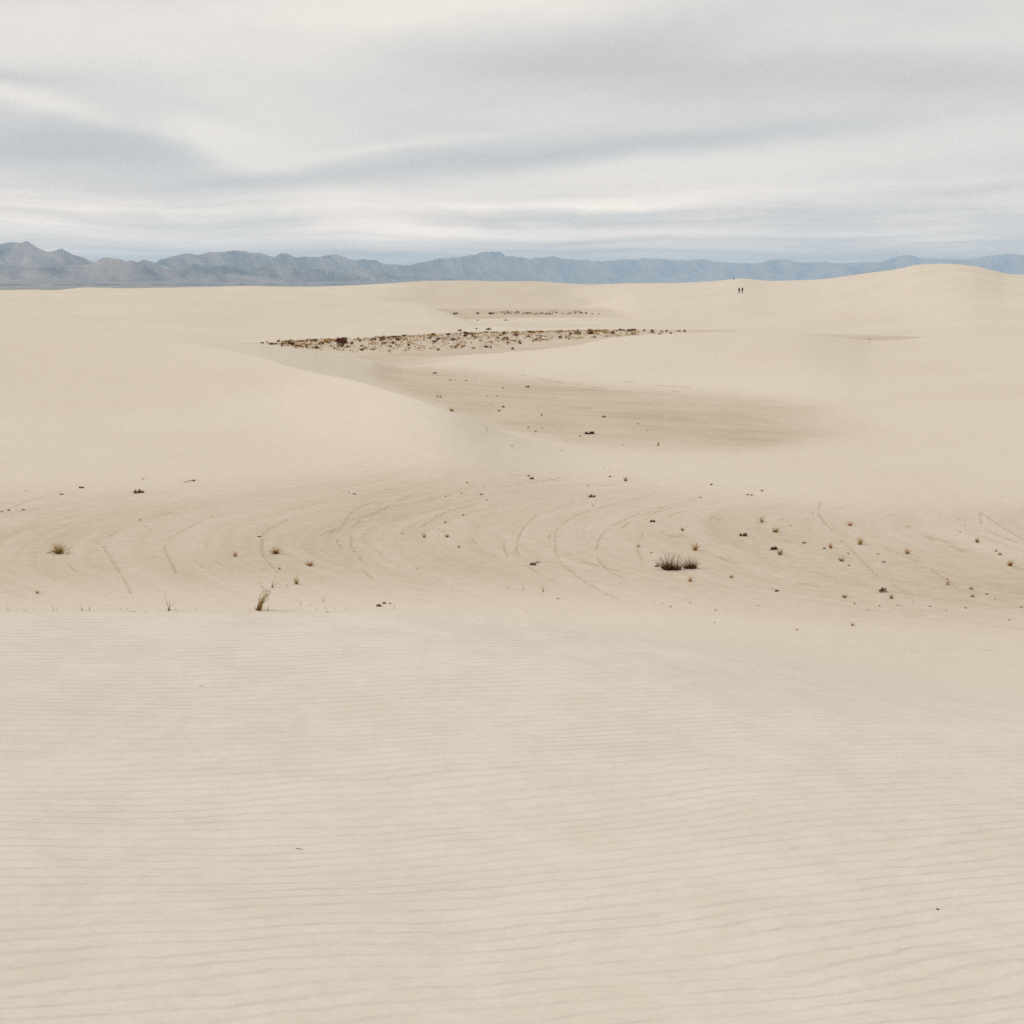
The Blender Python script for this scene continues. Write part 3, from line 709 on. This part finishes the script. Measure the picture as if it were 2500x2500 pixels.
for nm, q, ms in (('stalks', A, [M_OLIVE, M_RUST]), ('red_base', B, [M_THATCH])):
    c = bpy.data.objects.new(nm, q.mesh(nm, ms)); COL.objects.link(c); c.parent = cl

# trailing dead stems beside two plants
def trail(x0, y0, x1, y1, label):
    a = at(x0, y0); b_ = at(x1, y1); A = MB()
    o3 = Vector(a[:3]); d = Vector(b_[:3]) - o3; prev = Vector((0, 0, .03))
    random.seed(int(x0)); k = 5
    for j in range(1, k + 1):
        q = d * (j / k) + Vector((random.uniform(-.02, .02), random.uniform(-.04, .04), .03 + random.uniform(0, .02)))
        A.stick(prev, q, .018 * (1 - .13 * j), .016 * (1 - .13 * j)); prev = q
        A.blade(q, (random.gauss(0, 1), random.gauss(0, 1), .8), .1, .012, (0, 0, 0), 2)
    ob = bpy.data.objects.new('dead_branch', A.mesh('dead_branch', [M_THATCH])); COL.objects.link(ob); ob.location = o3
    tag(ob, label, 'branch')
trail(138, 1349, 113, 1353, 'dead reddish branch lying left of the bushy olive tuft')
trail(471, 1174, 448, 1180, 'thin dead branch trailing left of the small dark knot')
trail(1306, 1377, 1322, 1374, 'thin dead branch reaching right of the dark knotted plant')

# two spiky shrubs, the largest plants of the near flat
for i, (x, y, w, h, lab) in enumerate([(1642, 1391, 60, 48, 'wide spiky dark green shrub, left and taller of the big pair'), (1688, 1388, 46, 36, 'wide spiky dark green shrub, right and lower of the big pair')]):
    X_, Y_, Z_, R_ = at(x, y); ppm = F / math.hypot(R_, ZC - Z_)
    r = bpy.data.objects.new('spiky_shrub', None); COL.objects.link(r); r.location = (X_, Y_, Z_); r.scale = (w / ppm / 1.05, w / ppm / 1.05, h / ppm / .62)
    for nm, mesh in spiky_meshes(200 + i):
        c = bpy.data.objects.new(nm, mesh); COL.objects.link(c); c.parent = r
    tag(r, lab, 'shrub')

# far flat: named bushes, then the small scrub between them
FAR = [
 ('k', 833, 847, 38, 27, 'large round dark bush, biggest plant on the far flat'),
 ('k', 668, 841, 30, 6, 'low dark red mat of scrub at the left tip of the far flat'),
 ('k', 690, 842, 18, 5, 'low dark mat right of the dark red one at the left tip'),
 ('k', 716, 844, 13, 10, 'upright dark bush left of the large round bush'),
 ('k', 728, 847, 18, 7, 'low dark bush pressed against the upright one, near the sand edge'),
 ('k', 640, 839, 10, 5, 'small dark bush at the leftmost point of the scrub band'),
 ('k', 937, 841, 12, 9, 'dark bush, left of two close ones right of the large bush'),
 ('k', 960, 840, 9, 9, 'dark bush, right of two close ones right of the large bush'),
 ('k', 971, 831, 16, 7, 'dark low bush on the upper edge above the two close ones'),
 ('k', 1069, 831, 14, 9, 'near black bush left of the pair in the centre of the band'),
 ('k', 1107, 832, 14, 9, 'near black bush right of the pair in the centre of the band'),
 ('k', 1122, 809, 16, 6, 'reddish dark bush at the sand tip, upper edge of the band'),
 ('k', 1134, 813, 16, 5, 'low brown bush touching the one at the sand tip'),
 ('k', 1192, 806, 15, 7, 'isolated dark bush on the upper edge of the band'),
 ('k', 1163, 804, 7, 4, 'tiny dark bush left of the isolated upper one'),
 ('k', 1112, 768, 17, 6, 'leftmost dark bush on the farthest brown patch'),
 ('k', 1165, 767, 12, 6, 'second dark bush from the left on the farthest brown patch'),
 ('k', 1199, 768, 15, 7, 'third dark bush from the left on the farthest brown patch'),
 ('k', 1440, 816, 27, 8, 'wide dark bush, largest on the right half of the band'),
 ('s', 1455, 811, 14, 7, 'golden olive shrub on top of the wide dark bush'),
 ('k', 1496, 815, 13, 9, 'reddish dark bush right of the wide dark bush'),
 ('k', 1394, 817, 10, 7, 'dark bush left of the wide dark bush'),
 ('k', 1390, 829, 8, 5, 'small dark dot below the band, right of centre'),
 ('k', 1271, 840, 10, 6, 'dark bush alone in the pale lower part of the band'),
 ('k', 1252, 854, 8, 8, 'lowest dark bush, close to the sand dune edge'),
 ('k', 1198, 851, 6, 8, 'small upright dark bush near the lower sand edge'),
 ('s', 1235, 783, 13, 4, 'low olive mat on the pale strip between the two bands'),
 ('s', 1167, 783, 8, 4, 'small olive dot on the pale strip between the two bands'),
 ('k', 1791, 683, 4, 5, 'tiny dark bush on the skyline dune, left above the two walkers'),
 ('t', 1941, 735, 6, 3, 'tiny dark sprig on the sand slope right of the two walkers'),
 ('c', 2122, 829, 6, 3, 'tiny dark sprig in the small hollow of the right slope'),
]
for k, x, y, w, h, lab in FAR: place(k, x, y, w, h, lab)
rg = random.Random(77)
def cover(n_, xs, ylo, yhi, label, smin, smax):
    A = MB(); rr2 = random.Random(9)
    random.seed(4); k = 0
    while k < n_:
        x = rr2.uniform(*xs); yu, yl = yhi(x), ylo(x); y = yu + (yl - yu) * rr2.random() ** 2.2
        if fbm(np.array([x / 30.]), np.array([y / 5.]), 2, 63)[0] < -0.05 - 0.3 * rr2.random(): continue
        X_, Y_, Z_, R_ = at(x, y); sz = rr2.uniform(smin, smax)
        for j in range(9):
            A.leaf((X_ + random.gauss(0, sz * .6), Y_ + random.gauss(0, sz * .6), Z_ + random.uniform(.02, sz * .55)), sz * random.uniform(.12, .3), 0 if random.random() < .6 else (1 if random.random() < .5 else 2))
        k += 1
    me_ = A.mesh('low_ground_cover', [M_SCRUB, M_SCRUBD, M_RUST])
    ob = bpy.data.objects.new('low_ground_cover', me_); COL.objects.link(ob)
    ob['kind'] = 'stuff'; ob['label'] = label; ob['category'] = 'ground cover'

up = [(640, 837), (740, 833), (900, 826), (1100, 817), (1200, 813), (1300, 811), (1500, 807), (1700, 811)]
lo = [(640, 842), (740, 852), (850, 861), (1000, 862), (1150, 856), (1300, 836), (1500, 822), (1700, 813)]
cover(1100, (690, 1560), lambda x: float(np.interp(x, *zip(*lo))), lambda x: float(np.interp(x, *zip(*up))), 'low olive and brown growth between the shrubs of the far flat', .18, .5)
cnt = 0
while cnt < 215:
    x = rg.uniform(650, 1690); yu = np.interp(x, *zip(*up)); yl = np.interp(x, *zip(*lo))
    y = yu + (yl - yu) * rg.random() ** 2.1
    if rg.random() > (1.0 if x < 1450 else 0.7 if x < 1540 else .3): continue
    d = fbm(np.array([x / 38.]), np.array([y / 7.]), 2, 61)[0]
    if d < -0.10 - 0.25 * rg.random(): continue
    w = rg.choice([5, 7, 8, 10, 12, 15]) * (1.1 if x < 1300 else 1.0)
    place('k' if rg.random() < .36 else 's', x, y, w, min(w * rg.uniform(.4, .75), 7.5), 'small brown or olive shrub, one of the crowd across the far flat', 'scrub across the far flat')
    cnt += 1
cover(80, (1205, 1420), lambda x: 768.5, lambda x: 761.5, 'low rusty growth in a thin row on the farthest brown patch', .25, .6)
for x in [1225, 1232, 1240, 1247, 1258, 1266, 1279, 1287, 1294, 1307, 1322, 1331, 1339, 1347, 1358, 1384, 1392, 1404, 1418, 1431, 1446, 1462]:
    place('k' if rg.random() < .4 else 's', x, rg.uniform(764, 768), rg.uniform(7, 14), rg.uniform(3.5, 7), 'small shrub in the thin row on the farthest brown patch', 'thin row of shrubs on the farthest patch')

LAYERS = [[(1040,1203),(930,1222),(865,1246),(837,1282),(820,1315),(837,1343),(869,1379),(909,1412)], [(1060,1215),(950,1240),(889,1262),(857,1298),(857,1331),(885,1371)], [(1500,1200),(1400,1228),(1314,1258),(1273,1298),(1261,1339),(1281,1379),(1354,1420)],
 [(1600,1207),(1480,1235),(1395,1266),(1354,1307),(1358,1355),(1403,1404),(1483,1452),(1540,1476)], [(1720,1212),(1610,1240),(1516,1274),(1463,1315),(1455,1355),(1483,1391),(1540,1420)], [(2005,1222),(1997,1250),(2033,1298),(2090,1355),(2138,1403),(2180,1430),(2215,1448),(2272,1466)],
 [(1233,1298),(1228,1330),(1240,1360)], [(1570,1300),(1556,1340),(1570,1370)], [(1087,1212),(1190,1195),(1320,1175),(1420,1155)], [(0,1250),(60,1228),(110,1212),(150,1200)], [(420,1250),(300,1290),(253,1330),(275,1370),(310,1430),(320,1450)],
 [(520,1260),(440,1300),(400,1330),(430,1400)], [(2160,1340),(2215,1360),(2300,1410),(2340,1440)], [(2390,1250),(2450,1290),(2500,1320)], [(1270,915),(1370,935),(1485,950)], [(1522,931),(1600,940),(1700,948)], [(1382,945),(1545,958),(1662,955)],
 [(1000,1210),(940,1240),(900,1262)], [(1640,1240),(1560,1262),(1516,1290)], [(1180,1225),(1090,1250),(1020,1290)], [(700,1270),(640,1310),(640,1350),(680,1400)], [(1790,1430),(1850,1436),(1900,1442)], [(1900,1380),(1960,1392),(2030,1410)], [(2000,1582),(2060,1586)], [(2200,1586),(2250,1590)], [(2290,1585),(2310,1587)], [(2380,1588),(2420,1589)]]
m_flake, n, b = mat('crust_flakes')
n.put(b.inputs['Base Color'], n.mix(n.noise(n.new('ShaderNodeNewGeometry').outputs['Position'], 4.0, 3), (0.42, 0.34, 0.24), (0.55, 0.46, 0.35)))
A = MB(); random.seed(12); rr3 = random.Random(12)
for P in LAYERS:
    t0 = np.arange(len(P)); tt = np.linspace(0, len(P) - 1, 5 * (len(P) - 1) + 1)
    P = list(zip(pchip(t0, [p[0] for p in P], tt), pchip(t0, [p[1] for p in P], tt))) if len(P) > 2 else P
    pts = [Vector(at(x, y)[:3]) for x, y in P]
    ph0 = rr3.uniform(0, 50)
    for a_, b_ in zip(pts, pts[1:]):
        L = (b_ - a_).length; m_ = int(L * 85)
        for j in range(m_):
            t = rr3.random(); q = a_.lerp(b_, t); wgt = perlin(np.array([q.x * .9 + ph0]), np.array([q.y * .5]), 4)[0]
            if wgt < -0.38 + 0.3 * rr3.random() or rr3.random() > 0.8: continue
            x_, y_ = q.x + rr3.gauss(0, .028), q.y + rr3.gauss(0, .045)
            sc = (.007 + .009 * rr3.random()) * (1 if q.y < 70 else 2.2)
            A.leaf((x_, y_, hgt(x_, y_) + sc * .3), sc)
for j in range(5200):
    x, y = rr3.uniform(-60, 2560), rr3.uniform(1160, 1500)
    if fbm(np.array([x / 160.]), np.array([y / 40.]), 3, 71)[0] < 0.02 + 0.25 * rr3.random(): continue
    q = at(x, y); A.leaf((q[0], q[1], q[2] + .004), rr3.uniform(.006, .016))
ob = bpy.data.objects.new('crust_flakes', A.mesh('crust_flakes', [m_flake])); COL.objects.link(ob)
ob['kind'] = 'stuff'; ob['label'] = 'brown crust flakes strewn in thin curved lines over the sandy flat'; ob['category'] = 'litter'

# ------------------------------------------------------------------ litter on the near sand
def litter(name, x, y, L, r, ang, label, lump=False):
    X_, Y_, Z_, R_ = at(x, y); A = MB(); random.seed(int(x))
    if lump:
        import bmesh
        bm = bmesh.new(); bmesh.ops.create_icosphere(bm, subdivisions=2, radius=L / 2)
        for v in bm.verts: v.co.x *= 1.3; v.co.z *= .6; v.co += v.normal * random.uniform(-.1, .12) * L
        me_ = bpy.data.meshes.new(name); bm.to_mesh(me_); bm.free(); me_.materials.append(M_DARK); z = L * .22
    else:
        p = Vector((-L / 2, 0, 0))
        for k in range(4):
            q = p + Vector((L / 4, random.uniform(-.06, .06) * L, random.uniform(-.01, .02) * L)); A.stick(p, q, r * (1 - .2 * k), r * (1 - .2 * (k + 1))); p = q
        me_ = A.mesh(name, [M_STRAW if 'straw' in label else M_THATCH]); z = r
    ob = bpy.data.objects.new(name, me_); COL.objects.link(ob); ob.location = (X_, Y_, Z_ + z); ob.rotation_euler = (0, 0, ang)
    tag(ob, label, 'pebble' if lump else 'twig')
litter('twig', 731, 2080, .028, .0009, -.55, 'short thin twig lying on the rippled near sand, left of centre')
litter('twig', 493, 1676, .020, .0011, .1, 'very small straw twig far up the rippled near sand')
litter('pebble', 2289, 2225, .0055, 0, -.6, 'tiny dark pebble on the rippled sand at the lower right', True)

# ------------------------------------------------------------------ two walkers
def skin_mesh(name, verts, edges, radii, mat_, sub=1):
    me_ = bpy.data.meshes.new(name); me_.from_pydata(verts, edges, [])
    ob = bpy.data.objects.new(name + '_src', me_); COL.objects.link(ob)
    ob.modifiers.new('s', 'SKIN'); sm = ob.modifiers.new('u', 'SUBSURF'); sm.levels = sub
    for v, r in zip(me_.skin_vertices[0].data, radii): v.radius = r if isinstance(r, tuple) else (r, r)
    me_.skin_vertices[0].data[0].use_root = True
    dg = bpy.context.evaluated_depsgraph_get(); dg.update()
    m2 = bpy.data.meshes.new_from_object(ob.evaluated_get(dg)); m2.name = name
    bpy.data.objects.remove(ob); m2.materials.clear(); m2.materials.append(mat_)
    m2.polygons.foreach_set('use_smooth', [True] * len(m2.polygons))
    return m2
M_SKIN = plain_mat('skin', (0.42, 0.24, 0.16), (0.46, 0.27, 0.18), 3)
M_COAT = plain_mat('black_cloth', (0.010, 0.008, 0.008), (0.018, 0.013, 0.012), 6)
M_RED = plain_mat('dark_maroon_cloth', (0.045, 0.010, 0.008), (0.06, 0.014, 0.010), 6)
M_HAIR = plain_mat('dark_hair', (0.012, 0.008, 0.006), (0.02, 0.012, 0.008), 20)
def walker(x, y, H, top, step, label):
    X_, Y_, Z_, R_ = at(x, y)
    s = step
    # pelvis root, spine, neck, head, arms, legs (walking away, arms close to the body)
    V = [(0, 0, .93), (0, .01, 1.12), (0, .01, 1.36), (0, .02, 1.48), (0, .03, 1.58), (0, .035, 1.67)]
    Eg = [(0, 1), (1, 2), (2, 3), (3, 4), (4, 5)]
    Rd = [(.14, .11), (.125, .10), (.155, .10), .055, (.075, .09), (.07, .085)]
    arms = {}
    for sg in (-1, 1):
        b0 = len(V); sw = .10 * sg * s
        V += [(.17 * sg, .01, 1.40), (.215 * sg, sw * .5, 1.14), (.225 * sg, sw + .05, .90), (.225 * sg, sw + .07, .83)]
        Rd += [.058, .045, .032, (.036, .022)]; Eg += [(2, b0), (b0, b0 + 1), (b0 + 1, b0 + 2), (b0 + 2, b0 + 3)]
        arms[sg] = V[-1]
        b0 = len(V)
        V += [(.10 * sg, 0, .86), (.11 * sg, -.10 * sg * s + .03, .48), (.11 * sg, -.20 * sg * s, .09), (.12 * sg, -.20 * sg * s + .14, .04)]
        Rd += [.090, .062, .042, (.042, .03)]; Eg += [(0, b0), (b0, b0 + 1), (b0 + 1, b0 + 2), (b0 + 2, b0 + 3)]
    for sg in (-1, 1):           # fingers and thumb as short chains rooted in the palm
        hx_, hy_, hz_ = arms[sg]; root = len(V) - 8 - (0 if sg == 1 else 0)
        ri = [i for i, v in enumerate(V) if v == arms[sg]][0]
        for k, L in enumerate((.075, .085, .080, .062)):
            oy = (k - 1.5) * .019; b0 = len(V)
            V += [(hx_, hy_ + oy, hz_ - .035), (hx_ - .006 * sg, hy_ + oy, hz_ - .04 - L * .5), (hx_ - .02 * sg, hy_ + oy, hz_ - .04 - L)]
            Rd += [.009, .008, .007]; Eg += [(ri, b0), (b0, b0 + 1), (b0 + 1, b0 + 2)]
        b0 = len(V); V += [(hx_ - .01 * sg, hy_ + .042, hz_ - .015), (hx_ - .02 * sg, hy_ + .055, hz_ - .055)]; Rd += [.011, .009]; Eg += [(ri, b0), (b0, b0 + 1)]
    b0 = len(V); V += [(0, .135, 1.635)]; Rd += [.016]; Eg += [(5, b0)]            # nose
    for sg in (-1, 1):
        b0 = len(V); V += [(.085 * sg, .03, 1.64)]; Rd += [.018]; Eg += [(5, b0)]   # ears
    body = bpy.data.objects.new('person', skin_mesh('person', V, Eg, Rd, M_SKIN)); COL.objects.link(body)
    k = H / 1.77
    body.scale = (k, k, k); body.location = (X_, Y_, Z_ - .01)
    def cloth(nm, idx, edges, radii, m):
        o = bpy.data.objects.new(nm, skin_mesh(nm, [V[i] for i in idx], edges, radii, m)); COL.objects.link(o); o.parent = body; return o
    # indices: arm L 6-9, leg L 10-13, arm R 14-17, leg R 18-21
    cloth('jacket', [0, 1, 2, 6, 7, 8, 14, 15, 16], [(0, 1), (1, 2), (2, 3), (3, 4), (4, 5), (2, 6), (6, 7), (7, 8)], [(.19, .15), (.17, .14), (.185, .13), .085, .068, .052, .085, .068, .052], top)
    cloth('trousers', [0, 10, 11, 12, 18, 19, 20], [(0, 1), (1, 2), (2, 3), (0, 4), (4, 5), (5, 6)], [(.17, .14), .115, .085, .066, .115, .085, .066], M_COAT)
    for sg, i0 in ((-1, 12), (1, 20)):
        a = V[i0]; b_ = V[i0 + 1]
        o = bpy.data.objects.new('shoe', skin_mesh('shoe', [(a[0], a[1] - .05, .045), (a[0], a[1] + .05, .05), (b_[0], b_[1] + .03, .035)], [(0, 1), (1, 2)], [(.05, .045), (.055, .05), (.045, .03)], M_COAT)); COL.objects.link(o); o.parent = body
    h_ = bpy.data.objects.new('hair', skin_mesh('hair', [(0, .0, 1.70), (0, -.02, 1.63), (0, -.03, 1.55)], [(0, 1), (1, 2)], [(.095, .10), (.09, .085), (.06, .05)], M_HAIR)); COL.objects.link(h_); h_.parent = body
    tag(body, label, 'person', None)
    return body
walker(1804.6, 716.6, 1.78, M_COAT, 1.0, 'left person of the pair on the far dune, all in black, slightly taller')
walker(1812.2, 715.4, 1.70, M_RED, -1.0, 'right person of the pair on the far dune, in a dark maroon top')
